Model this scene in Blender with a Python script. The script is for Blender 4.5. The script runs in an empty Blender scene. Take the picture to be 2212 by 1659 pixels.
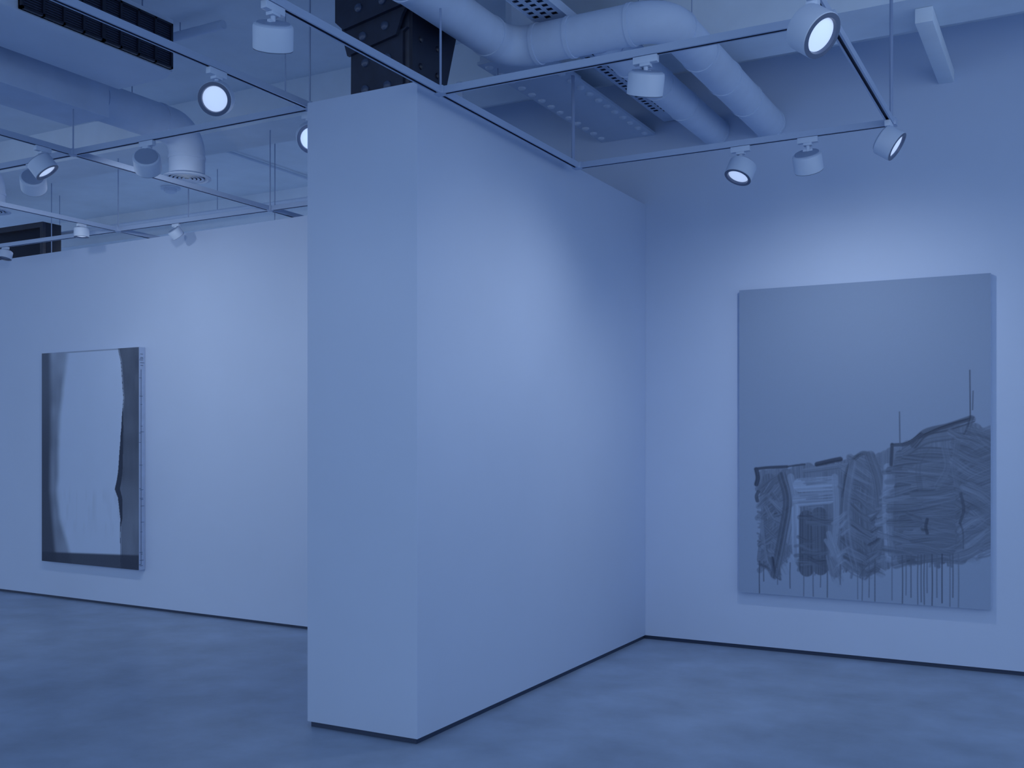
import bpy, bmesh, math, random
import numpy as np
from mathutils import Vector, Matrix
random.seed(4)
SC=bpy.context.scene; COL=SC.collection
try: SC.view_settings.view_transform='Standard'
except Exception: pass
F=2238.0; PX=1106.0; HY=946.0; H=1.6; A=math.atan2(1220,2238); ca,sa=math.cos(A),math.sin(A)

# ---------------------------------------------------------------- camera
cd=bpy.data.cameras.new('camera'); cam=bpy.data.objects.new('camera',cd); COL.objects.link(cam)
cam.location=(0,0,H); cam.rotation_euler=(math.pi/2,0,A)
cd.sensor_width=36; cd.sensor_fit='HORIZONTAL'; cd.lens=36*F/2212; cd.shift_y=(HY-829.5)/2212
SC.camera=cam

def camdir(x,y,z):
    "direction given as right, forward, up of the viewer, in world axes"
    return Vector((x*ca-y*sa, x*sa+y*ca, z)).normalized()

# ---------------------------------------------------------------- materials
WALL=(.47,.585,.80)
def mat(name,col,rough=.6,metal=0.0,var=0.0,scale=3.0,emit=0.0,bump=0.0,attr=None):
    m=bpy.data.materials.new(name); m.use_nodes=True; nt=m.node_tree; b=nt.nodes['Principled BSDF']
    b.inputs['Roughness'].default_value=rough; b.inputs['Metallic'].default_value=metal
    b.inputs['Base Color'].default_value=(*col,1)
    tc=nt.nodes.new('ShaderNodeTexCoord')
    if attr:
        a=nt.nodes.new('ShaderNodeAttribute'); a.attribute_name=attr; nt.links.new(a.outputs['Color'],b.inputs['Base Color'])
    else:
        n=nt.nodes.new('ShaderNodeTexNoise'); n.inputs['Scale'].default_value=scale; n.inputs['Detail'].default_value=8
        n.inputs['Roughness'].default_value=.6
        r=nt.nodes.new('ShaderNodeValToRGB')
        v=max(var,.015)
        r.color_ramp.elements[0].position=.3; r.color_ramp.elements[1].position=.7
        r.color_ramp.elements[0].color=tuple(min(1,c*(1-v)) for c in col)+(1,)
        r.color_ramp.elements[1].color=tuple(min(1,c*(1+v)) for c in col)+(1,)
        nt.links.new(tc.outputs['Object'],n.inputs['Vector']); nt.links.new(n.outputs['Fac'],r.inputs['Fac'])
        nt.links.new(r.outputs['Color'],b.inputs['Base Color'])
        if bump:
            bp=nt.nodes.new('ShaderNodeBump'); bp.inputs['Strength'].default_value=bump; bp.inputs['Distance'].default_value=.01
            nt.links.new(n.outputs['Fac'],bp.inputs['Height']); nt.links.new(bp.outputs['Normal'],b.inputs['Normal'])
    if emit:
        b.inputs['Emission Color'].default_value=(*col,1); b.inputs['Emission Strength'].default_value=emit
    return m
M=dict(
 wall=mat('wall_paint',WALL,.75,var=.02,scale=1.2),
 ceil=mat('ceiling_paint',(.66,.77,.91),.8,var=.05,scale=2.5,bump=.15),
 floor=mat('concrete_floor',(.235,.325,.475),.36,var=.20,scale=2.2),
 gap=mat('shadow_gap_metal',(.035,.055,.11),.5,.3),
 white=mat('white_metal',(.50,.62,.82),.5,var=.03),
 duct=mat('painted_duct',(.50,.62,.83),.75,var=.06,scale=4),
 rail=mat('rail_metal',(.36,.47,.68),.4,.1),
 slot=mat('rail_slot',(.03,.045,.10),.5),
 dark=mat('dark_steel',(.018,.026,.055),.42,.1,var=.25,scale=8,bump=.2),
 rivet=mat('rivet_steel',(.055,.08,.15),.35,.1,var=.1),
 black=mat('black_plastic',(.010,.014,.032),.4),
 fins=mat('grille_fin_metal',(.04,.055,.11),.4),
 bezel=mat('dark_bezel',(.08,.115,.21),.35),
 wire=mat('hanger_wire',(.28,.37,.57),.4,.3),
 lens_on=mat('lit_lens',(.55,.68,.92),.4,emit=.68),
 lens_off=mat('unlit_lens',(.10,.15,.27),.3),
 hole=mat('hole_shade',(.06,.09,.17),.8),  # dark colour standing in for shade inside openings
 edge=mat('canvas_edge',(.40,.51,.72),.8,var=.06,scale=12),
 paint=mat('painted_canvas',(.3,.4,.6),.75,attr='paint'),
)
# ---------------------------------------------------------------- helpers
def bx(bm,x0,x1,y0,y1,z0,z1,mi=0):
    v=[bm.verts.new(p) for p in ((x0,y0,z0),(x1,y0,z0),(x1,y1,z0),(x0,y1,z0),(x0,y0,z1),(x1,y0,z1),(x1,y1,z1),(x0,y1,z1))]
    for f in ((3,2,1,0),(4,5,6,7),(0,1,5,4),(1,2,6,5),(2,3,7,6),(3,0,4,7)):
        fc=bm.faces.new([v[i] for i in f]); fc.material_index=mi
def tube(bm,pts,r,seg=20,cap=True):
    pts=[Vector(p) for p in pts]; n=len(pts)
    T=[(pts[min(i+1,n-1)]-pts[max(i-1,0)]).normalized() for i in range(n)]
    up=Vector((0,0,1)) if abs(T[0].z)<.9 else Vector((1,0,0))
    N=T[0].cross(up).normalized(); rings=[]
    for i in range(n):
        N=(N-T[i]*N.dot(T[i])).normalized(); B=T[i].cross(N)
        rr=r[i] if isinstance(r,(list,tuple)) else r
        rings.append([bm.verts.new(pts[i]+(N*math.cos(2*math.pi*k/seg)+B*math.sin(2*math.pi*k/seg))*rr) for k in range(seg)])
    for i in range(n-1):
        for k in range(seg):
            bm.faces.new((rings[i][k],rings[i][(k+1)%seg],rings[i+1][(k+1)%seg],rings[i+1][k]))
    if cap:
        bm.faces.new(rings[0][::-1]); bm.faces.new(rings[-1])
def lathe(bm,prof,seg=32,mtx=None,mi=0):
    "profile of (radius, z) round local z"
    rings=[]; fs=[]
    for r,z in prof:
        if r<1e-6: rings.append([bm.verts.new((0,0,z))])
        else: rings.append([bm.verts.new((r*math.cos(2*math.pi*k/seg),r*math.sin(2*math.pi*k/seg),z)) for k in range(seg)])
    for a,b in zip(rings,rings[1:]):
        for k in range(seg):
            k2=(k+1)%seg
            if len(a)==1 and len(b)==1: continue
            if len(a)==1: fs.append(bm.faces.new((a[0],b[k2],b[k])))
            elif len(b)==1: fs.append(bm.faces.new((a[k],a[k2],b[0])))
            else: fs.append(bm.faces.new((a[k],a[k2],b[k2],b[k])))
    for f in fs: f.material_index=mi
    if mtx is not None: bmesh.ops.transform(bm,matrix=mtx,verts=[v for rg in rings for v in rg])
def prism(bm,poly,y0,y1,axis='y'):
    "polygon in (a,z) extruded along y (a=x) or along x (a=y)"
    f=(lambda a,z,t:(a,t,z)) if axis=='y' else (lambda a,z,t:(t,a,z))
    n=len(poly)
    a=[bm.verts.new(f(p[0],p[1],y0)) for p in poly]; b=[bm.verts.new(f(p[0],p[1],y1)) for p in poly]
    bm.faces.new(a); bm.faces.new(b[::-1])
    for i in range(n): bm.faces.new((a[i],b[i],b[(i+1)%n],a[(i+1)%n]))
def rivet(bm,p,n,r=.02,mi=0):
    q=Vector((0,0,1)).rotation_difference(Vector(n)).to_matrix().to_4x4()
    lathe(bm,[(r,0),(r*.92,r*.35),(r*.6,r*.62),(0,r*.75)],12,Matrix.Translation(p)@q,mi)
def mesh(name,bm,mats,smooth=True,ang=35,bevel=0):
    bmesh.ops.recalc_face_normals(bm,faces=bm.faces)
    if bevel: bmesh.ops.bevel(bm,geom=list(bm.edges),offset=bevel,segments=2,affect='EDGES',profile=.5)
    me=bpy.data.meshes.new(name); bm.to_mesh(me); bm.free()
    for m in (mats if isinstance(mats,(list,tuple)) else [mats]): me.materials.append(m)
    if smooth:
        me.shade_smooth(); me.set_sharp_from_angle(angle=math.radians(ang))
    return me
def obj(name,bm,mats,parent=None,bevel=0,**k):
    if parent is not None: bmesh.ops.translate(bm,vec=-Vector(parent.location),verts=bm.verts)
    o=bpy.data.objects.new(name,mesh(name,bm,mats,bevel=bevel,**k)); COL.objects.link(o)
    if parent is not None: o.parent=parent
    return o
def thing(name,label,cat,loc,group=None):
    o=bpy.data.objects.new(name,None); COL.objects.link(o); o.location=loc; o.empty_display_size=.1
    o['label']=label; o['category']=cat
    if group: o['group']=group
    return o
def struct(name,bm,m,parent=None,**k):
    o=obj(name,bm,m,parent,**k)
    if parent is None: o['kind']='structure'
    return o
NB=bmesh.new

# ---------------------------------------------------------------- room shell
ZT=3.457; ZC=4.45; YR=7.75
XL,XR,YP=-3.745,-3.015,4.50
bm=NB(); bx(bm,-22,6,-7,13.2,-.1,0); struct('floor',bm,M['floor'])
bm=NB(); bx(bm,-22,6,-3,13.2,ZC,ZC+.15); struct('ceiling',bm,M['ceil'])
G=.03
bm=NB(); bx(bm,-5.0,6,YR,YR+.2,G,ZC); struct('wall_right',bm,M['wall'])
bm=NB(); bx(bm,-5.0,6,YR+.015,YR+.185,0,G); struct('baseboard_right',bm,M['gap'])
bm=NB(); bx(bm,XL,XR,YP,YR-.001,G,ZT); struct('wall_partition',bm,M['wall'],bevel=.002)
bm=NB(); bx(bm,XL+.015,XR-.015,YP+.015,YR-.002,0,G); struct('baseboard_partition',bm,M['gap'])
# the long low wall at the left, turned about two degrees
def wl(X): return 6.77+(X+5.61)*(6.94-6.77)/(-9.87+5.61)
def slab(x0,x1,in0,th,z0,z1):
    b=NB(); v=[]
    for z in (z0,z1):
        v+= [b.verts.new(p) for p in ((x0,wl(x0)+in0,z),(x1,wl(x1)+in0,z),(x1,wl(x1)+th-in0,z),(x0,wl(x0)+th-in0,z))]
    for f in ((3,2,1,0),(4,5,6,7),(0,1,5,4),(1,2,6,5),(2,3,7,6),(3,0,4,7)): b.faces.new([v[i] for i in f])
    return b
struct('wall_left',slab(-17,XL-.001,0,.2,.025,ZT),M['wall'])
struct('baseboard_left',slab(-17,XL-.001,.014,.2,0,.025),M['gap'])
bm=NB(); bx(bm,-22,6,13,13.2,0,ZC); struct('wall_back',bm,M['wall'])
# ceiling beams running along x
for i,(y0,y1,zb) in enumerate(((6.4,6.9,4.15),(9.2,9.7,4.12),(11.3,11.7,4.12),(3.0,3.4,4.2))):
    bm=NB(); bx(bm,-22,6,y0,y1,zb,ZC); struct('trim_%d'%(i+1),bm,M['ceil'])
# short joist between beam and right wall
def P(px,py,z):
    d=(z-H)*F/(HY-py); x=(px-PX)/F*d
    return x*ca-d*sa, x*sa+d*ca
xj=P(2042,168,4.08)[0]
bm=NB(); bx(bm,xj-.05,xj+.05,6.55,YR,4.06,4.149); struct('trim_5',bm,M['ceil'],bevel=.004)
# stepped bulkhead at the back left
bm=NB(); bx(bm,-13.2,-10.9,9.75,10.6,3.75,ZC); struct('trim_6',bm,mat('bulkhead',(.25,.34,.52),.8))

# ---------------------------------------------------------------- riveted dark column on top of the partition
DK=[M['dark'],M['rivet']]
cx0,cx1,cy0,cy1=-3.58,-3.20,4.70,5.0
t=thing('steel_column','dark riveted steel column rising above the top of the white partition','column',((cx0+cx1)/2,(cy0+cy1)/2,ZT))
bm=NB(); bx(bm,cx0,cx1,cy0,cy1,ZT,4.449); obj('shaft',bm,M['dark'],t,bevel=.004)
bm=NB(); prism(bm,[(cx0-.002,ZT),(cx1-.03,ZT),(cx1-.03,3.82),(cx1,3.84),(cx0+.0,3.78)],cy0-.022,cy0)
for zz in (3.54,3.69): 
    rivet(bm,(cx0+.10,cy0-.022,zz),(0,-1,0),.026,1); rivet(bm,(cx1-.13,cy0-.022,zz),(0,-1,0),.026,1)
obj('cover_plate',bm,DK,t)
bm=NB(); prism(bm,[(cx0-.01,3.74),(cx1-.06,3.80),(cx1-.02,3.90),(cx1+.03,3.98),(cx0-.05,3.92),(cx0-.04,3.84)],cy0-.045,cy0-.022)
rivet(bm,(cx0+.10,cy0-.045,3.83),(0,-1,0),.026,1); rivet(bm,(cx1-.13,cy0-.045,3.86),(0,-1,0),.026,1)
obj('splice_plate',bm,DK,t)
bm=NB(); prism(bm,[(cx0-.075,3.93),(cx0-.02,3.88),(cx1+.02,3.95),(cx1+.05,4.03),(cx1+.05,4.449),(cx0-.075,4.449)],cy0-.07,cy0-.045)
for zz in (3.98,4.12,4.28):
    rivet(bm,(cx0+.09,cy0-.07,zz),(0,-1,0),.026,1); rivet(bm,(cx1-.13,cy0-.07,zz+.01),(0,-1,0),.026,1)
obj('capital_plate',bm,DK,t)
bm=NB(); prism(bm,[(cy0,3.52),(cy1+.01,3.50),(cy1+.15,3.92),(cy1+.22,4.2),(cy1+.22,4.449),(cy0,4.449)],cx1,cx1+.02,'x')
for zz in (3.65,3.8,3.95,4.1): rivet(bm,(cx1+.02,cy1-.05,zz),(1,0,0),.018,0); rivet(bm,(cx1+.02,cy0+.08,zz),(1,0,0),.018,0)
obj('gusset_plate',bm,[M['black']],t)
# dark panel far left behind the low wall
t=thing('dark_panel','dark slab like panel showing above the low wall at the far left','panel',(-10.6,8.0,0))
bm=NB(); bx(bm,-11.9,-10.15,7.7,7.9,0,4.02); obj('board',bm,M['black'],t,bevel=.005)
bm=NB(); bx(bm,-11.9,-10.15,7.66,7.699,3.96,4.02); bx(bm,-10.2,-10.15,7.66,7.699,0,3.96); obj('edge_trim',bm,M['dark'],t)

# ---------------------------------------------------------------- white riveted girder
t=thing('riveted_girder','white painted riveted girder with two rows of rivets over the partition','girder',(-3.16,6.7,4.0))
bm=NB(); bx(bm,-3.39,-2.93,5.75,YR-.001,4.0,4.02)
y=5.82
while y<YR-.05:
    rivet(bm,(-3.34,y,4.0),(0,0,-1),.028); rivet(bm,(-2.98,y+.03,4.0),(0,0,-1),.028); y+=.15
obj('bottom_flange',bm,M['white'],t)
bm=NB(); bx(bm,-3.20,-3.12,5.75,YR-.001,4.02,4.149); obj('web',bm,M['white'],t)
bm=NB(); bx(bm,-3.37,-2.95,5.75,6.39,4.02,4.05); bx(bm,-3.18,-3.14,5.75,6.39,4.05,4.449); obj('stiffener',bm,M['white'],t)

# perforated cable tray
t=thing('cable_tray','white perforated cable tray running under the ceiling beside the round ducts','tray',(-2.765,6,4.1))
bm=NB()
tx0,tx1=-2.85,-2.64; ny=120; ty0,ty1=4.0,7.74
xs=[tx0,tx0+.02,tx0+.055,tx0+.085,tx0+.12,tx0+.145,tx0+.18,tx1]
g=[[bm.verts.new((x,ty0+(ty1-ty0)*j/ny,4.09)) for x in xs] for j in range(ny+1)]
for j in range(ny):
    for i in range(len(xs)-1):
        if i in (1,3,5) and j%2==(i//2)%2 and (j//16)%4!=3: continue
        bm.faces.new((g[j][i],g[j][i+1],g[j+1][i+1],g[j+1][i]))
bx(bm,tx0-.004,tx0,ty0,ty1,4.088,4.145); bx(bm,tx1,tx1+.004,ty0,ty1,4.088,4.145)
obj('perforated_base',bm,M['white'],t,smooth=False)
bm=NB(); bx(bm,tx0+.001,tx1-.001,ty0,ty1,4.115,4.125); obj('slot_shade_sheet',bm,M['hole'],t)  # added dark sheet, paints the shade seen through the tray slots

# ---------------------------------------------------------------- round ducts
def arc(c,p,q,n=10):
    "quarter turn from c+p to c+q"
    c,p,q=Vector(c),Vector(p),Vector(q)
    return [c+p*math.cos(k/n*math.pi/2)+q*math.sin(k/n*math.pi/2) for k in range(n+1)]
def band(par,p,d,r,w=.025,h=.006):
    bm=NB(); q=Vector((0,0,1)).rotation_difference(Vector(d)).to_matrix().to_4x4()
    lathe(bm,[(r-.004,-w/2),(r+h,-w/2),(r+h,w/2),(r-.004,w/2),(r-.004,-w/2)],28,Matrix.Translation(p)@q)
    obj('seam_band',bm,M['duct'],par)
def hang(par,x,y,z0,z1,r=.003,name='hanger_rod'):
    b=NB(); tube(b,[(x,y,z0),(x,y,z1)],r,8); obj(name,b,M['wire'],par)
RD=.115; zd=3.95; yd=5.50
t=thing('round_duct','large white round duct with a branch, turning past the dark column to the right wall','duct',(-2.5,yd,zd))
R=.17
path=[(-3.02,2.2,zd)]+arc((-3.02+R,yd-R,zd),(-R,0,0),(0,R,0))+[(-2.02-R,yd,zd)]+arc((-2.02-R,yd+R,zd),(0,-R,0),(R,0,0))[1:]+[(-2.02,YR-.001,zd)]
cl=[Vector(path[0])]
for p in path[1:]:
    if (Vector(p)-cl[-1]).length>1e-4: cl.append(Vector(p))
bm=NB(); tube(bm,cl,RD,28); obj('duct_run',bm,M['duct'],t)
for p,d in (((-3.02,3.6,zd),(0,1,0)),((-3.02,4.4,zd),(0,1,0)),((-3.02,5.25,zd),(0,1,0)),((-2.82,yd,zd),(1,0,0)),((-2.6,yd,zd),(1,0,0)),((-2.22,yd,zd),(1,0,0)),((-2.02,5.7,zd),(0,1,0)),((-2.02,6.1,zd),(0,1,0)),((-2.02,6.6,zd),(0,1,0)),((-2.02,7.1,zd),(0,1,0)),((-2.02,7.72,zd),(0,1,0))): band(t,p,d,RD)
hang(t,-3.02,3.9,zd+RD-.005,ZC-.001); hang(t,-2.02,5.95,zd+RD-.005,ZC-.001)
bm=NB(); tube(bm,[(-2.44,yd+.06,zd),(-2.44,YR-.001,zd)],.108,28); obj('branch_run',bm,M['duct'],t)
for y in (5.68,6.0,6.5,7.0,7.72): band(t,(-2.44,y,zd),(0,1,0),.108)
hang(t,-2.44,6.15,zd+.10,ZC-.001)
# left ducts with diffusers
def drop_duct(X,label):
    t=thing('supply_duct',label,'duct',(X,5.83,3.6),'ceiling supply ducts with round outlets')
    r=.135; R=.18; z=3.97; ye=5.83
    pth=[Vector((X,4.9,z))]+[Vector(p) for p in arc((X,ye-R,z-R),(0,0,R),(0,R,0))]+[Vector((X,ye,3.62))]
    bm=NB(); tube(bm,pth,r,32); obj('elbow_run',bm,M['duct'],t)
    for p,d in (((X,5.0,z),(0,1,0)),((X,5.55,z),(0,1,0)),((X,ye,3.76),(0,0,1))): band(t,p,d,r)
    bm=NB(); bx(bm,X-.2,X+.2,1.5,4.93,3.80,4.15); obj('plenum_box',bm,M['duct'],t,bevel=.006)
    q=Matrix.Translation((X,ye,0))
    bm=NB(); lathe(bm,[(.13,3.64),(.18,3.615),(.182,3.605),(.16,3.60),(.135,3.615)],40,q)
    for a in (.12,.09,.06,.03): lathe(bm,[(a,3.62),(a+.008,3.602),(a-.012,3.606),(a,3.62)],36,q)
    obj('diffuser',bm,M['white'],t)
    bm=NB(); lathe(bm,[(0,3.618),(.13,3.618)],32,q); obj('outlet_core',bm,M['hole'],t)
    for yy in (2.5,4.3): hang(t,X,yy,4.15,ZC-.001,.004)
    hang(t,X,5.3,z+r-.005,ZC-.001,.004)
drop_duct(-6.04,'white supply duct with elbow and round outlet beside the black grille unit')
drop_duct(-8.45,'white supply duct with round outlet cut by the left photo edge')

# ceiling fan coil unit with black grille
t=thing('air_conditioner','white ceiling air conditioner with a long black side grille','air conditioner',(-5.3,4.0,3.9))
bm=NB(); prism(bm,[(-5.62,3.93),(-5.55,3.90),(-5.12,3.90),(-5.06,3.93),(-5.05,4.26),(-5.62,4.26)],2.6,4.76); obj('casing',bm,M['white'],t)
bm=NB(); gy0,gy1,gz0,gz1=3.66,4.73,3.935,4.22; gx=-5.052
bx(bm,gx,gx+.010,gy0,gy1,gz0,gz1)
for z in (gz0,gz1-.014): bx(bm,gx,gx+.03,gy0,gy1,z,z+.014)
n=8
for k in range(n+1):
    yy=gy0+(gy1-gy0-.012)*k/n; w=.026 if k==4 else .014; bx(bm,gx,gx+.03,yy,yy+w,gz0,gz1)
obj('grille_frame',bm,M['black'],t)
bm=NB()
for k in range(1,20):
    z=gz0+(gz1-gz0)*k/20; bx(bm,gx+.010,gx+.016,gy0+.01,gy1-.01,z-.002,z+.002)
obj('grille_fins',bm,M['fins'],t)
for (x,y) in ((-5.5,3.0),(-5.15,3.0),(-5.5,4.6),(-5.15,4.6)): hang(t,x,y,4.26,ZC-.001,.005)

# small pipes
def pipe(pts,r,label,hangs=()):
    t=thing('pipe',label,'pipe',pts[0])
    b=NB(); tube(b,pts,r,12); obj('pipe_run',b,M['white'],t)
    for (x,y,z0,z1) in hangs: hang(t,x,y,z0,z1,.004)
    return t
t=pipe([(-3.62,5.88,3.93),(-3.24,5.86,3.93)],.014,'short white pipe with a valve beside the dark column',[(-3.3,5.863,3.93,3.999)])
b=NB(); lathe(b,[(0,-.03),(.026,-.03),(.026,.03),(0,.03)],16,Matrix.Translation((-3.60,5.88,3.93))); lathe(b,[(0,-.07),(.018,-.07),(.018,-.03)],14,Matrix.Translation((-3.60,5.88,3.93))); obj('valve',b,M['white'],t)
pipe([(-13,8.15,4.0),(-3.9,8.15,4.0)],.022,'thin white pipe crossing behind the top of the low wall',[(x,8.15,4.0,ZC-.001) for x in (-5.5,-8,-10.5)])
x0,y0=P(500,330,4.42)
pipe([(x0,6.95,4.42),(x0,9.15,4.42)],.013,'thin white conduit on the ceiling left of the partition',[])
pipe([(-14,5.15,4.36),(-5.0,5.15,4.36)],.03,'white ceiling pipe crossing above the round duct elbow',[(x,5.15,4.36,ZC-.001) for x in (-5.4,-7.2,-9.5)])
# smoke detector
t=thing('smoke_detector','small round white detector on the ceiling below the round duct outlet','detector',(0,0,0))
dx,dy=P(368,418,4.38); t.location=(dx,dy,ZC)
for nm,pr in (('base_disc',[(0,0),(.11,0),(.11,-.02),(0,-.02)]),('sensor_dome',[(.07,-.02),(.07,-.05),(.045,-.065),(0,-.068)])):
    b=NB(); lathe(b,pr,28,Matrix.Translation((dx,dy,ZC-.001))); obj(nm,b,M['white'],t)

# ---------------------------------------------------------------- lighting tracks
def rail(par,p0,p1,z,w=.036,h=.036):
    (x0,y0),(x1,y1)=p0,p1; b=NB()
    L=math.hypot(x1-x0,y1-y0); s=.008; dd=.012
    prof=[(-w/2,h/2),(w/2,h/2),(w/2,-h/2),(s,-h/2),(s,-h/2+dd),(-s,-h/2+dd),(-s,-h/2),(-w/2,-h/2)]
    a=[b.verts.new((0,p[0],p[1])) for p in prof]; c=[b.verts.new((L,p[0],p[1])) for p in prof]
    for i in range(8):
        f=b.faces.new((a[i],c[i],c[(i+1)%8],a[(i+1)%8])); f.material_index=1 if i in (3,4,5) else 0
    b.faces.new(a[::-1]); b.faces.new(c)
    bmesh.ops.transform(b,matrix=Matrix.Translation((x0,y0,z))@Matrix.Rotation(math.atan2(y1-y0,x1-x0),4,'Z'),verts=b.verts)
    obj('rail',b,[M['rail'],M['slot']],par,smooth=False)
def joint(par,x,y,z):
    b=NB(); bx(b,x-.03,x+.03,y-.03,y+.03,z-.019,z+.021); obj('connector',b,M['rail'],par,bevel=.003)
ZA=3.40; ZB=3.50
ra=thing('lighting_track','square suspended lighting track in front of the partition and large painting wall','lighting track',(-1.9,5.4,ZA))
X1,X2,Y1,Y2=-2.90,-.93,4.545,6.23
rail(ra,(X1,2.2),(X1,Y2),ZA); rail(ra,(X1,Y1),(X2,Y1),ZA); rail(ra,(X1,Y2),(X2,Y2),ZA); rail(ra,(X2,4.0),(X2,Y2),ZA)
for x in (X1,X2):
    for y in (Y1,Y2): joint(ra,x,y,ZA)
hang(ra,X1-.03,Y2-.01,ZA,3.999,.012); hang(ra,X2,Y2,ZA,4.149,.010); hang(ra,X1,3.3,ZA,4.199,.003); hang(ra,X1+.0,Y1,ZA,3.83,.006)
rb=thing('lighting_track','suspended lighting track grid above the low wall left of the partition','lighting track',(-5.9,5.5,ZB))
GX=(-3.86,-5.87,-7.68); GY=(4.66,6.58)
rail(rb,(GX[0],2.0),(GX[0],GY[0]),ZB); rail(rb,(GX[1],2.4),(GX[1],8.0),ZB); rail(rb,(GX[2],3.0),(GX[2],8.0),ZB)
rail(rb,(-9.4,GY[0]),(GX[0],GY[0]),ZB); rail(rb,(-11,GY[1]),(-3.9,GY[1]),ZB)
for x,y in ((GX[0],GY[0]),(GX[1],GY[0]),(GX[2],GY[0]),(GX[1],GY[1]),(GX[2],GY[1])):
    joint(rb,x,y,ZB)
    hang(rb,x,y,ZB,4.15 if abs(y-6.58)<.1 else 3.79 if abs(x+5.87)<.1 else ZC-.001,.005)
hang(rb,GX[0],4.45,ZB,ZC-.001,.004); hang(rb,-4.9,GY[1],ZB,4.15,.005); hang(rb,-6.8,GY[1],ZB,4.15,.005)
rail(rb,(-11.5,7.35),(-6.2,7.35),ZB+.02)
hang(rb,-9.6,7.35,ZB,ZC-.001,.005); hang(rb,-6.5,7.35,ZB,ZC-.001,.005)

# ---------------------------------------------------------------- spotlights
b=NB(); bx(b,-.06,.06,-.016,.016,-.034,0); bx(b,-.025,.025,-.02,.02,-.05,-.034); me_ad=mesh('adapter',b,M['white'],bevel=.003)
b=NB(); tube(b,[(0,0,-.045),(0,0,-.09)],.011,14); bx(b,-.028,.028,-.008,.008,-.085,-.07); me_nk=mesh('neck',b,M['white'])
b=NB(); lathe(b,[(0,.052),(.072,.052),(.082,.046),(.085,.038),(.085,-.05),(.081,-.053),(.077,-.05),(.074,-.02),(0,-.018)],40); me_hs=mesh('housing',b,M['white'])
b=NB(); lathe(b,[(.0835,-.0535),(.066,-.0545),(.062,-.042),(.064,-.035),(.0835,-.046)],40); me_bz=mesh('bezel',b,M['bezel'])
b=NB(); lathe(b,[(0,-.048),(.03,-.0475),(.064,-.040),(.064,-.03),(0,-.03)],36); me_on=mesh('lens',b,M['lens_on'])
b=NB(); lathe(b,[(0,-.048),(.03,-.0475),(.064,-.040),(.064,-.03),(0,-.03)],36); me_off=mesh('lens',b,M['lens_off'])
b=NB(); lathe(b,[(0,.056),(.070,.056),(.072,.0515),(0,.0515)],36); me_bk=mesh('back_plate',b,mat('grey_back_plate',(.26,.35,.53),.5))
def spot(x,y,z,D,along,label,on=True,power=0,size=70,s=1.0,drop=.145,grp='track spotlights',soft=.05):
    t=thing('track_spotlight',label,'spotlight',(x,y,z-.0195),grp)
    t.scale=(s,s,s)
    def pt(n,me,par,loc=(0,0,0),q=None):
        o=bpy.data.objects.new(n,me); COL.objects.link(o); o.parent=par; o.location=loc
        if q is not None: o.rotation_mode='QUATERNION'; o.rotation_quaternion=q
        return o
    rz=0 if along=='x' else math.pi/2
    a=pt('adapter',me_ad,t); a.rotation_euler=(0,0,rz)
    a=pt('neck',me_nk,t); a.rotation_euler=(0,0,rz)
    q=Vector(D).to_track_quat('-Z','Y')
    h=pt('housing',me_hs,t,(0,0,-drop),q)
    pt('bezel',me_bz,h); pt('lens',me_on if on else me_off,h); pt('back_plate',me_bk,h)
    if power:
        l=bpy.data.lights.new('spot_lamp','SPOT'); l.energy=power; l.spot_size=math.radians(size); l.spot_blend=1.0; l.shadow_soft_size=soft; l.color=(.92,.96,1.0)
        o=bpy.data.objects.new('spot_lamp',l); COL.objects.link(o); o.parent=h; o.location=(0,0,-.07)
    return t
def on_track(px,along,val,z):
    r=(px-PX)/F
    if along=='x': d=val/(r*sa+ca); return r*d*ca-d*sa, val
    d=val/(r*ca-sa); return val, r*d*sa+d*ca
def aim(p,q): return (Vector(q)-Vector(p)).normalized()
x,y=on_track(590,'y',X1,ZA); spot(x,y,ZA,camdir(-.12,.50,-.86),'y','white spotlight on the track left of the dark column, lens turned away',power=8,size=110,s=.97,drop=.135)
spot(X2,4.22,ZA,camdir(.52,-.62,-.62),'y','largest lit spotlight at the top right corner of the track',power=18,size=100,s=1.1,drop=.135)
x,y=on_track(1395,'x',Y1,ZA); spot(x,y,ZA,camdir(-.05,.42,-.90),'x','white spotlight in front of the cable tray, facing away',power=12,size=140,drop=.125)
x,y=on_track(1600,'x',Y2,ZA); spot(x,y,ZA,camdir(-.40,-.22,-.88),'x','lit spotlight on the track edge above the left side of the large painting',power=30,size=155,soft=.12)
x,y=on_track(1745,'x',Y2,ZA); spot(x,y,ZA,aim((x,y,3.25),(-1.38,YR,1.0)),'x','white spotlight tipped at the large painting, its grey back plate showing',power=40,size=140,soft=.025)
spot(X2,Y2-.08,ZA,camdir(.72,-.40,-.55),'y','tilted lit spotlight at the right end of the track above the painting',power=16,size=110,drop=.115)
x,y=on_track(468,'y',GX[0],ZB); spot(x,y,ZB,camdir(.05,-.9,-.36),'y','bright lit spotlight facing the viewer right of the black grille',power=10,size=100)
spot(-3.885,4.70,ZB,camdir(.25,-.85,-.40),'x','lit spotlight half hidden behind the edge of the partition',power=6,size=80)
x,y=on_track(318,'x',GY[0],ZB); spot(x,y,ZB,aim((x,y,3.3),(-7.0,6.85,1.5)),'x','white spotlight left of the round duct outlet',power=48,size=135,drop=.135)
x,y=on_track(92,'y',GX[1],ZB); spot(x,y,ZB,camdir(.55,.1,-.75),'y','tilted spotlight upper one of two near the left edge',power=20,size=130,s=.95,drop=.13)
x,y=on_track(72,'x',GY[0],ZB); spot(x,y,ZB,aim((x,y,3.3),(-8.8,6.9,1.3)),'x','white spotlight lower one of two near the left edge',power=52,size=130,drop=.13)
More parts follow.
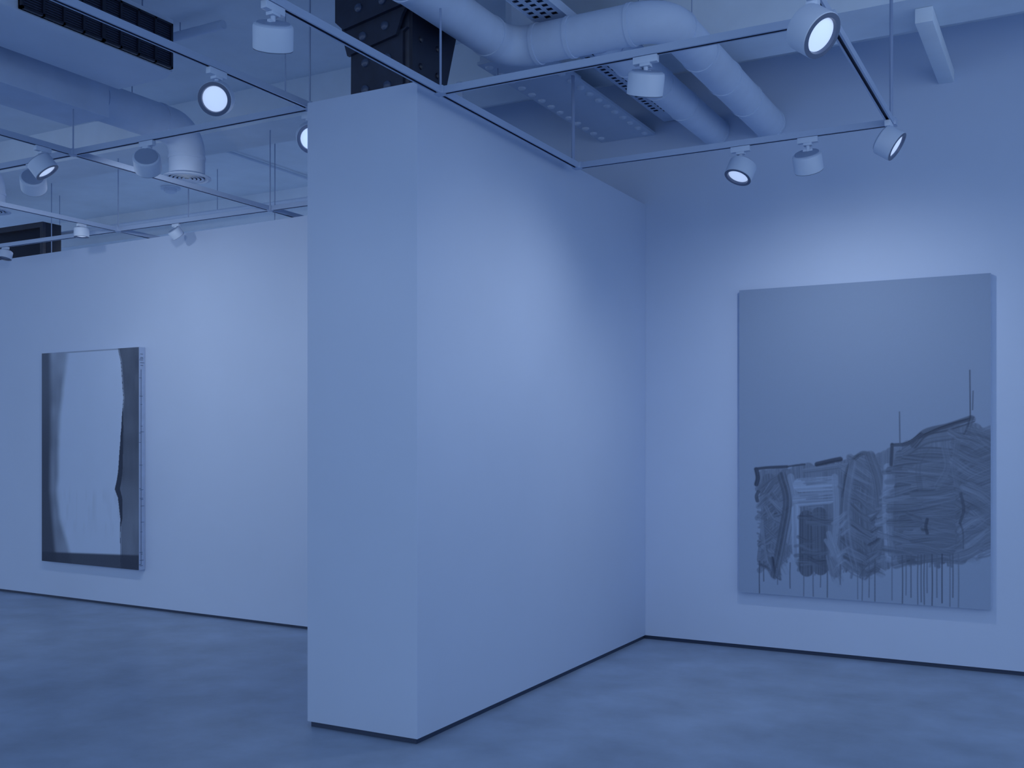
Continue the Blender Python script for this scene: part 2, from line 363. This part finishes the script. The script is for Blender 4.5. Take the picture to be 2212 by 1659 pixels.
x,y=on_track(176,'y',GX[2],ZB); spot(x,y,ZB,(0,0,-1),'y','small lit spotlight pointing down just above the low wall',power=5,size=110,s=.75,drop=.10)
x,y=on_track(380,'x',GY[1],ZB); spot(x,y,ZB,(0.2,.6,-.7),'x','small white spotlight at the crest of the low wall',on=False,s=.7,drop=.115)
x,y=on_track(12,'x',GY[1],ZB); spot(x,y,ZB,(0,-.2,-.9),'x','small spotlight at the left photo edge near the dark panel',on=False,s=.75,drop=.10)

# ---------------------------------------------------------------- paintings
def ray_plane(px,py,P0,N):
    D=Vector(((px-PX)/F*ca-sa,(px-PX)/F*sa+ca,(HY-py)/F)); O=Vector((0,0,H))
    return O+D*((Vector(P0)-O).dot(N)/D.dot(N))
LO=np.array((.018,.030,.066))
class Canvas:
    HI=np.array((.40,.55,.83))
    def __init__(s,P0,N,corners,nx,ny):
        # corners: TL,TR,BR,BL in photo pixels
        s.N=Vector(N).normalized(); s.U=Vector((-s.N.y,s.N.x,0)).normalized()   # to the right seen from the front
        q=[ray_plane(a,b,P0,s.N) for a,b in corners]
        s.P0=Vector(P0); u=[(p-s.P0).dot(s.U) for p in q]
        s.u0=(u[0]+u[3])/2; s.u1=(u[1]+u[2])/2; s.z0=(q[2].z+q[3].z)/2; s.z1=(q[0].z+q[1].z)/2
        s.nx,s.ny=nx,ny; s.g=np.full((ny,nx),.7); s.rng=np.random.default_rng(7)
    def ij(s,px,py):
        p=ray_plane(px,py,s.P0,s.N); u=(p-s.P0).dot(s.U)
        return ((u-s.u0)/(s.u1-s.u0)*(s.nx-1),(p.z-s.z0)/(s.z1-s.z0)*(s.ny-1))
    def stroke(s,pts,w,val,alpha=1.0,streak=.3,dry=.0):
        P=np.array([s.ij(*p) for p in pts],float)
        if len(P)>2:
            Q=[]; E=np.vstack([2*P[0]-P[1],P,2*P[-1]-P[-2]])
            for i in range(1,len(E)-2):
                for t in np.linspace(0,1,12,endpoint=False):
                    a,b,c,d=E[i-1],E[i],E[i+1],E[i+2]
                    Q.append(.5*((2*b)+(c-a)*t+(2*a-5*b+4*c-d)*t*t+(3*b-a-3*c+d)*t**3))
            Q.append(P[-1]); P=np.array(Q)
        S=[]
        for a,b in zip(P,P[1:]):
            n=max(1,int(np.hypot(*(b-a))/1.5))
            for k in range(n): S.append(a+(b-a)*k/n)
        S.append(P[-1]); S=np.array(S); T=np.gradient(S,axis=0) if len(S)>1 else np.array([[1,0.]])
        T/= (np.linalg.norm(T,axis=1,keepdims=True)+1e-9)
        h=w/2
        x0,x1=int(max(0,S[:,0].min()-h-1)),int(min(s.nx,S[:,0].max()+h+2)); y0,y1=int(max(0,S[:,1].min()-h-1)),int(min(s.ny,S[:,1].max()+h+2))
        if x1<=x0 or y1<=y0: return
        X,Y=np.meshgrid(np.arange(x0,x1),np.arange(y0,y1)); best=np.full(X.shape,1e9); off=np.zeros(X.shape); tt=np.zeros(X.shape)
        for k,(p,t) in enumerate(zip(S,T)):
            dx,dy=X-p[0],Y-p[1]; d=dx*dx+dy*dy; m=d<best
            best=np.where(m,d,best); off=np.where(m,dx*t[1]-dy*t[0],off); tt=np.where(m,k,tt)
        d=np.sqrt(best); nb=max(4,int(w/1.8)); tex=s.rng.random(nb+3); tex2=s.rng.random(nb+3)
        ix=np.clip((off/w+.5)*nb,0,nb); i0=ix.astype(int); fr=ix-i0
        st=tex[i0]*(1-fr)+tex[i0+1]*fr; st2=tex2[i0]*(1-fr)+tex2[i0+1]*fr
        tn=tt/len(S)
        mask=np.clip((h-d)/2.0+.5,0,1)*alpha
        if dry: mask=mask*np.clip(1-np.clip((dry*tn*1.4-st2)*6,0,1)*.8,0,1)
        v=np.clip(val+(st-.5)*streak,0,1)
        sub=s.g[y0:y1,x0:x1]; s.g[y0:y1,x0:x1]=sub*(1-mask)+v*mask
    def hatch(s,x0,x1,y0,y1,ang,n,w,lo,hi,ln=None,alpha=.7,bend=8):
        for k in range(n):
            cx=s.rng.uniform(x0,x1); cy=s.rng.uniform(y0,y1); L=(ln or (x1-x0)*.5)*s.rng.uniform(.7,1.2)/2
            a=math.radians(ang+s.rng.uniform(-10,10)); dx,dy=math.cos(a)*L,-math.sin(a)*L; b=s.rng.uniform(-bend,bend)
            s.stroke([(cx-dx,cy-dy),(cx,cy+b),(cx+dx,cy+dy)],w*s.rng.uniform(.8,1.5),s.rng.uniform(lo,hi),alpha,.28,.7)
    def blur(s,n):
        for _ in range(n):
            g=np.pad(s.g,1,mode='edge'); s.g=(g[1:-1,1:-1]*4+(g[:-2,1:-1]+g[2:,1:-1]+g[1:-1,:-2]+g[1:-1,2:]))/8
    def build(s,label,depth,extra=None):
        nx,ny=s.nx,s.ny; W=s.u1-s.u0; Hh=s.z1-s.z0
        c=s.P0+s.U*((s.u0+s.u1)/2); base=Vector((c.x,c.y,s.z0))
        t=thing('painting',label,'painting',base)
        U=s.U; N=s.N
        uu=np.linspace(s.u0,s.u1,nx); zz=np.linspace(s.z0,s.z1,ny)
        UU,ZZ=np.meshgrid(uu,zz); co=np.empty((ny*nx,3))
        f=.0008
        co[:,0]=(s.P0.x+U.x*UU+N.x*f).ravel()-base.x; co[:,1]=(s.P0.y+U.y*UU+N.y*f).ravel()-base.y; co[:,2]=ZZ.ravel()-base.z
        idx=np.arange(nx*ny).reshape(ny,nx)
        fc=np.stack([idx[:-1,:-1],idx[:-1,1:],idx[1:,1:],idx[1:,:-1]],-1).reshape(-1,4)
        me=bpy.data.meshes.new('painted_face'); me.vertices.add(nx*ny); me.vertices.foreach_set('co',co.astype(np.float32).ravel())
        me.loops.add(fc.size); me.loops.foreach_set('vertex_index',fc.astype(np.int32).ravel())
        me.polygons.add(len(fc)); me.polygons.foreach_set('loop_start',np.arange(0,fc.size,4,dtype=np.int32))
        try: me.polygons.foreach_set('loop_total',np.full(len(fc),4,dtype=np.int32))
        except Exception: pass
        me.update(calc_edges=True)
        at=me.color_attributes.new('paint','FLOAT_COLOR','POINT')
        g=np.clip(s.g,0,1.2)[...,None]; col=LO*(1-g)+s.HI*g; col=np.concatenate([np.clip(col,0.004,1),np.ones((ny,nx,1))],-1)
        at.data.foreach_set('color',col.astype(np.float32).ravel())
        me.materials.append(M['paint'])
        o=bpy.data.objects.new('painted_face',me); COL.objects.link(o); o.parent=t
        R=Matrix(((U.x,-N.x,0,0),(U.y,-N.y,0,0),(0,0,1,0),(0,0,0,1))); p=s.P0+U*s.u0
        MX=Matrix.Translation((p.x,p.y,s.z0))@R
        b=NB(); bx(b,0,W,0,depth,0,Hh)
        bmesh.ops.transform(b,matrix=MX,verts=b.verts); obj('canvas_edge',b,M['edge'],t)
        if extra:
            b=NB(); extra(b,W,Hh,depth); bmesh.ops.transform(b,matrix=MX,verts=b.verts); obj('edge_threads',b,M['bezel'],t)
        return t
# ---- large painting
c=Canvas((0,YR-.052,0),(0,-1,0),[(1597,627),(2140,590),(2140,1318),(1597,1279)],620,815)
yy=np.linspace(0,1,815)[:,None]; c.g[:]=.60-.05*yy
rs=c.stroke
def topy(x): return np.interp(x,[1630,1700,1850,1925,1990,2060,2100,2140],[1016,1010,994,973,945,925,918,935])
def boty(x): return np.interp(x,[1640,1680,1700,1740,1800,1900,1950,2060,2090,2140],[1200,1235,1190,1220,1235,1230,1205,1210,1180,1185])
# under layer, broad smeared masses
for x in range(1650,2140,12):
    top=topy(x)+12+c.rng.uniform(-5,5); bot=boty(x)-8+c.rng.uniform(-12,10)
    rs([(x,top),(x+4+c.rng.uniform(-6,6),(top+bot)/2),(x-2,bot)],32,.32+c.rng.uniform(-.04,.04),.88,.16)
# rough brush-end fringe along the lower border and along the left flank
for k in range(70):
    x=c.rng.uniform(1650,2110); y0=boty(x)-14; a=c.rng.uniform(-9,9)
    rs([(x,y0),(x+a,y0+c.rng.uniform(10,32))],c.rng.uniform(3,8),c.rng.uniform(.18,.34),.8,.2)
for k in range(26):
    y0=c.rng.uniform(1080,1230); rs([(1660,y0),(1640+c.rng.uniform(-4,6),y0+c.rng.uniform(-14,-2))],c.rng.uniform(3,7),c.rng.uniform(.2,.38),.8,.2)
# left column
rs([(1662,1040),(1668,1110),(1660,1210)],42,.24,.8,.2)
c.hatch(1655,1700,1035,1225,35,46,12,.18,.40,54); c.hatch(1658,1690,1080,1235,-50,18,10,.24,.46,44)
rs([(1690,1030),(1702,1080),(1692,1150),(1674,1240)],26,.20,.8,.25,.3)
rs([(1634,1014),(1637,1032),(1634,1046)],12,.05,.95,.12); rs([(1638,1062),(1634,1072),(1636,1082)],9,.08,.9,.12)
rs([(1632,1013),(1660,1010),(1700,1008)],8,.06,.95,.12); rs([(1700,1008),(1720,1005),(1738,1003)],5,.10,.9,.12)
rs([(1668,1205),(1674,1240),(1684,1250)],8,.10,.8,.25,.3); rs([(1645,1130),(1650,1180),(1656,1215)],10,.42,.6,.2,.4)
rs([(1708,1030),(1718,1090),(1706,1170)],18,.52,.85,.25,.3)
# pale window and dark block
rs([(1728,1048),(1794,1044)],36,.66,.9,.2,.3); rs([(1726,1080),(1790,1074)],34,.58,.9,.3,.3); rs([(1719,1100),(1720,1205)],22,.64,.85,.25,.4)
for k in range(14): yq=c.rng.uniform(1035,1112); rs([(c.rng.uniform(1722,1750),yq),(c.rng.uniform(1760,1796),yq-3)],3.5,c.rng.uniform(.28,.42),.6,.1,.4)
rs([(1742,1118),(1742,1230)],38,.15,.9,.16); rs([(1770,1112),(1772,1226)],40,.18,.9,.16)
c.hatch(1735,1785,1115,1235,0,18,9,.12,.30,56,.6)
rs([(1765,1003),(1795,996),(1815,992)],13,.06,.95,.12)
rs([(1740,1018),(1800,1010),(1850,1004)],16,.34,.8,.25,.3)
rs([(1803,1030),(1807,1120),(1799,1200)],16,.54,.85,.25,.4); c.hatch(1792,1818,1175,1242,-70,12,9,.30,.5,46)
# tall rounded mass
rs([(1862,1010),(1854,1110),(1868,1215)],72,.25,.85,.2)
c.hatch(1838,1892,1000,1235,-32,50,12,.17,.38,64)
rs([(1886,984),(1860,980),(1832,1012),(1820,1070)],11,.10,.7,.25,.4); rs([(1820,1070),(1816,1120),(1824,1170)],8,.16,.6,.2,.6)
rs([(1842,1000),(1830,1080),(1832,1160),(1848,1225)],18,.38,.6,.25,.4)
rs([(1880,985),(1898,1040),(1904,1120),(1892,1200),(1866,1242)],26,.23,.75,.25,.4)
c.hatch(1808,1830,1110,1230,40,14,6,.42,.58,26,.6,2); c.hatch(1885,1905,1060,1230,30,18,7,.16,.40,28,.6,2)
# gap
rs([(1918,1010),(1915,1100),(1921,1200)],22,.50,.85,.25,.4); c.hatch(1908,1938,1040,1215,10,20,7,.36,.60,30,.6)
rs([(1940,1010),(1936,1090),(1932,1170)],11,.15,.75,.2,.5); rs([(1927,960),(1925,1004)],8,.06,.95,.1)
# right block
for yq in range(980,1212,14): rs([(1948+c.rng.uniform(-6,6),yq+4),(2005,yq-3),(2076,yq+3)],28,.23+c.rng.uniform(-.04,.05),.8,.2,.15)
c.hatch(1960,2055,975,1215,5,44,14,.16,.36,100,.65); c.hatch(1950,2060,1120,1222,-8,18,13,.20,.38,110,.6)
rs([(1988,1056),(1984,1005),(2006,964)],14,.15,.4,.2,.6); rs([(2042,968),(2048,1010),(2026,1052)],18,.32,.5,.25,.4)
rs([(2003,1122),(2000,1138),(2003,1152)],8,.08,.8,.15)
rs([(1960,972),(2000,948),(2060,938)],28,.25,.8,.25,.2)
rs([(1975,960),(2000,935),(2050,922),(2098,906)],20,.15,.85,.25,.3); rs([(1985,945),(2040,922),(2100,904)],8,.05,.9,.12)
rs([(1927,962),(1960,958),(1990,938)],9,.09,.9,.2); rs([(2098,903),(2090,930),(2074,955)],12,.14,.7,.3,.3)
# far right
for yq in range(945,1190,14): rs([(2078,yq+18),(2110,yq),(2144,yq-14)],30,.27+c.rng.uniform(-.05,.05),.8,.2,.15)
c.hatch(2085,2138,940,1195,-25,34,14,.17,.38,72,.65); c.hatch(2082,2138,1110,1205,28,16,12,.22,.42,62,.6)
rs([(2075,1065),(2082,1100),(2074,1130)],7,.08,.8,.15,.3); rs([(2074,1130),(2080,1150),(2080,1185)],5,.12,.7,.15,.3); rs([(2068,960),(2062,1010),(2072,1060)],14,.34,.5,.25,.4)
c.blur(2)
# fine lines and drips
rs([(1943,890),(1944,958)],2.8,.10); rs([(2095,800),(2096,905)],2.8,.12); rs([(2102,845),(2101,885)],2.6,.14)
for x,y1 in ((1641,1283),(1680,1262),(1707,1270),(1736,1292),(1757,1288),(1772,1268),(1787,1290),(1853,1294),(1862,1298),(1877,1290),(1890,1300),(1927,1296),(1949,1304),(1957,1285),(1983,1308),(1990,1300),(1997,1306),(2003,1280),(2013,1308),(2024,1290),(2035,1302),(2052,1310),(2058,1290),(2070,1312),(1650,1255),(1815,1262),(1968,1290)):
    y0=np.interp(x,[1640,1800,1950,2070],[1212,1222,1200,1196]); wv=c.rng.uniform(-1.2,1.2); rs([(x,y0),(x+wv,(y0+y1)/2),(x+wv*.3,y1)],c.rng.uniform(2.2,3.4),c.rng.uniform(.12,.26),.9,.1)
c.g+=c.rng.normal(0,.006,c.g.shape)
c.build('large abstract painting with dark brushwork and drips on the right wall',.050)
# ---- left painting
u=Vector((-5.61+9.87,6.77-6.94,0)).normalized(); N=Vector((u.y,-u.x,0))
c=Canvas(Vector((-9.0,wl(-9.0),0))+N*.072,N,[(91,766),(301,747),(299,1232),(90,1211)],300,400)
c.HI=np.array((.46,.59,.83))
uu=np.linspace(c.u0,c.u1,300); zz=np.linspace(c.z0,c.z1,400)
pu=[]
for a in uu:
    w=c.P0+c.U*float(a); d=-w.x*sa+w.y*ca; x=w.x*ca+w.y*sa; pu.append((PX+F*x/d,d))
pu=np.array(pu); Xp=np.tile(pu[:,0],(400,1)); Yp=HY-F*(zz[:,None]-H)/pu[None,:,1]
def sst(a,b,x): t=np.clip((x-a)/(b-a),0,1); return t*t*(3-2*t)
rng=np.random.default_rng(3)
def smooth_noise(nx,ny,kx,ky):
    a=rng.random((ky+2,kx+2)); xi=np.linspace(0,kx,nx); yi=np.linspace(0,ky,ny)
    x0=xi.astype(int); y0=yi.astype(int); fx=(xi-x0)[None]; fy=(yi-y0)[:,None]; fx=fx*fx*(3-2*fx); fy=fy*fy*(3-2*fy)
    g=lambda j,i:a[np.ix_(y0+j,x0+i)]
    return (g(0,0)*(1-fx)+g(0,1)*fx)*(1-fy)+(g(1,0)*(1-fx)+g(1,1)*fx)*fy-.5
cloud=smooth_noise(300,400,10,14); cloud2=smooth_noise(300,400,40,12)
wob=np.interp(Yp,np.linspace(740,1240,60),np.cumsum(rng.normal(0,.5,60)))
lb=np.interp(Yp,[760,820,900,980,1060,1120,1200,1240],[145,136,128,125,124,130,152,156])+wob*.6
ls=np.interp(Yp,[760,900,1060,1130,1240],[106,108,106,112,122])
rbn=np.interp(Yp,[745,780,860,950,1020,1057,1075,1120,1160,1240],[255,262,268,262,257,251,258,263,262,264])+wob*.4
g=np.full(Xp.shape,.94)+.02*cloud
g=g-.10*np.clip(cloud2*2,0,1)*sst(1045,1080,Yp)*sst(1180,1110,Yp)
zt=np.tile(zz[:,None],(1,300)); g=np.where(zt>c.z1-.012,.55,g)
strip=.38+.16*sst(900,780,Yp)+.24*cloud+.06*cloud2
m=sst(lb-4,lb+9,Xp); g=strip*(1-m)+g*m
dl=.06+.09*sst(1000,800,Yp)
m=1-sst(ls-4,ls+9,Xp); g=g*(1-m)+dl*m
ds=.13+.11*sst(980,1130,Yp)+.09*cloud+.03*cloud2
m=sst(rbn-1,rbn+2,Xp); g=g*(1-m)+ds*m
bl=np.interp(Yp,[745,880,930,1000,1060,1110,1140],[0,0,4,8,10,5,0])
m=(Xp>rbn-1)*(Xp<rbn+bl); g=np.where(m,.0,g)
m=sst(1187,1192,Yp+.035*(140-Xp)+wob); g=g*(1-m)+(g*.06+.01)*m
c.g=g+rng.normal(0,.006,g.shape)
def threads(b,W,Hh,dp):
    r=random.Random(5)
    for k in range(26):
        z=r.uniform(.03,Hh-.03); y=r.uniform(.0,.02); L=r.uniform(.02,.045)
        bx(b,W+.0002,W+.0018,y,y+L,z,z+.004)
    bx(b,W+.0002,W+.0015,.022,.027,.05,Hh*.9)
c.build('tall abstract painting with pale centre and dark side strips on the low wall',.07,threads)

# ---------------------------------------------------------------- light
w=bpy.data.worlds.new('world'); SC.world=w; w.use_nodes=True
bg=w.node_tree.nodes['Background']; bg.inputs['Color'].default_value=(.60,.76,.98,1); bg.inputs['Strength'].default_value=1.12
def area(loc,sx,sy,e,rot=(0,0,0),name='rear_fill_light'):
    l=bpy.data.lights.new(name,'AREA'); l.shape='RECTANGLE'; l.size=sx; l.size_y=sy; l.energy=e; l.color=(.85,.93,1)
    o=bpy.data.objects.new(name,l); COL.objects.link(o); o.location=loc; o.rotation_euler=rot
area((-8,10.5,4.1),5,.6,130); area((-14,10.5,4.1),5,.6,130)  # added fill lights for the space behind the low wall, no fixtures there
# added spot without a fixture, right of the view, to brighten the painting wall
l=bpy.data.lights.new('added_wall_fill','SPOT'); l.energy=24; l.spot_size=math.radians(110); l.spot_blend=1; l.shadow_soft_size=.4; l.color=(.92,.96,1)
o=bpy.data.objects.new('added_wall_fill',l); COL.objects.link(o); o.location=(.1,3.4,3.1)
o.rotation_euler=aim((.1,3.4,3.1),(-2.3,YR,1.6)).to_track_quat('-Z','Y').to_euler()
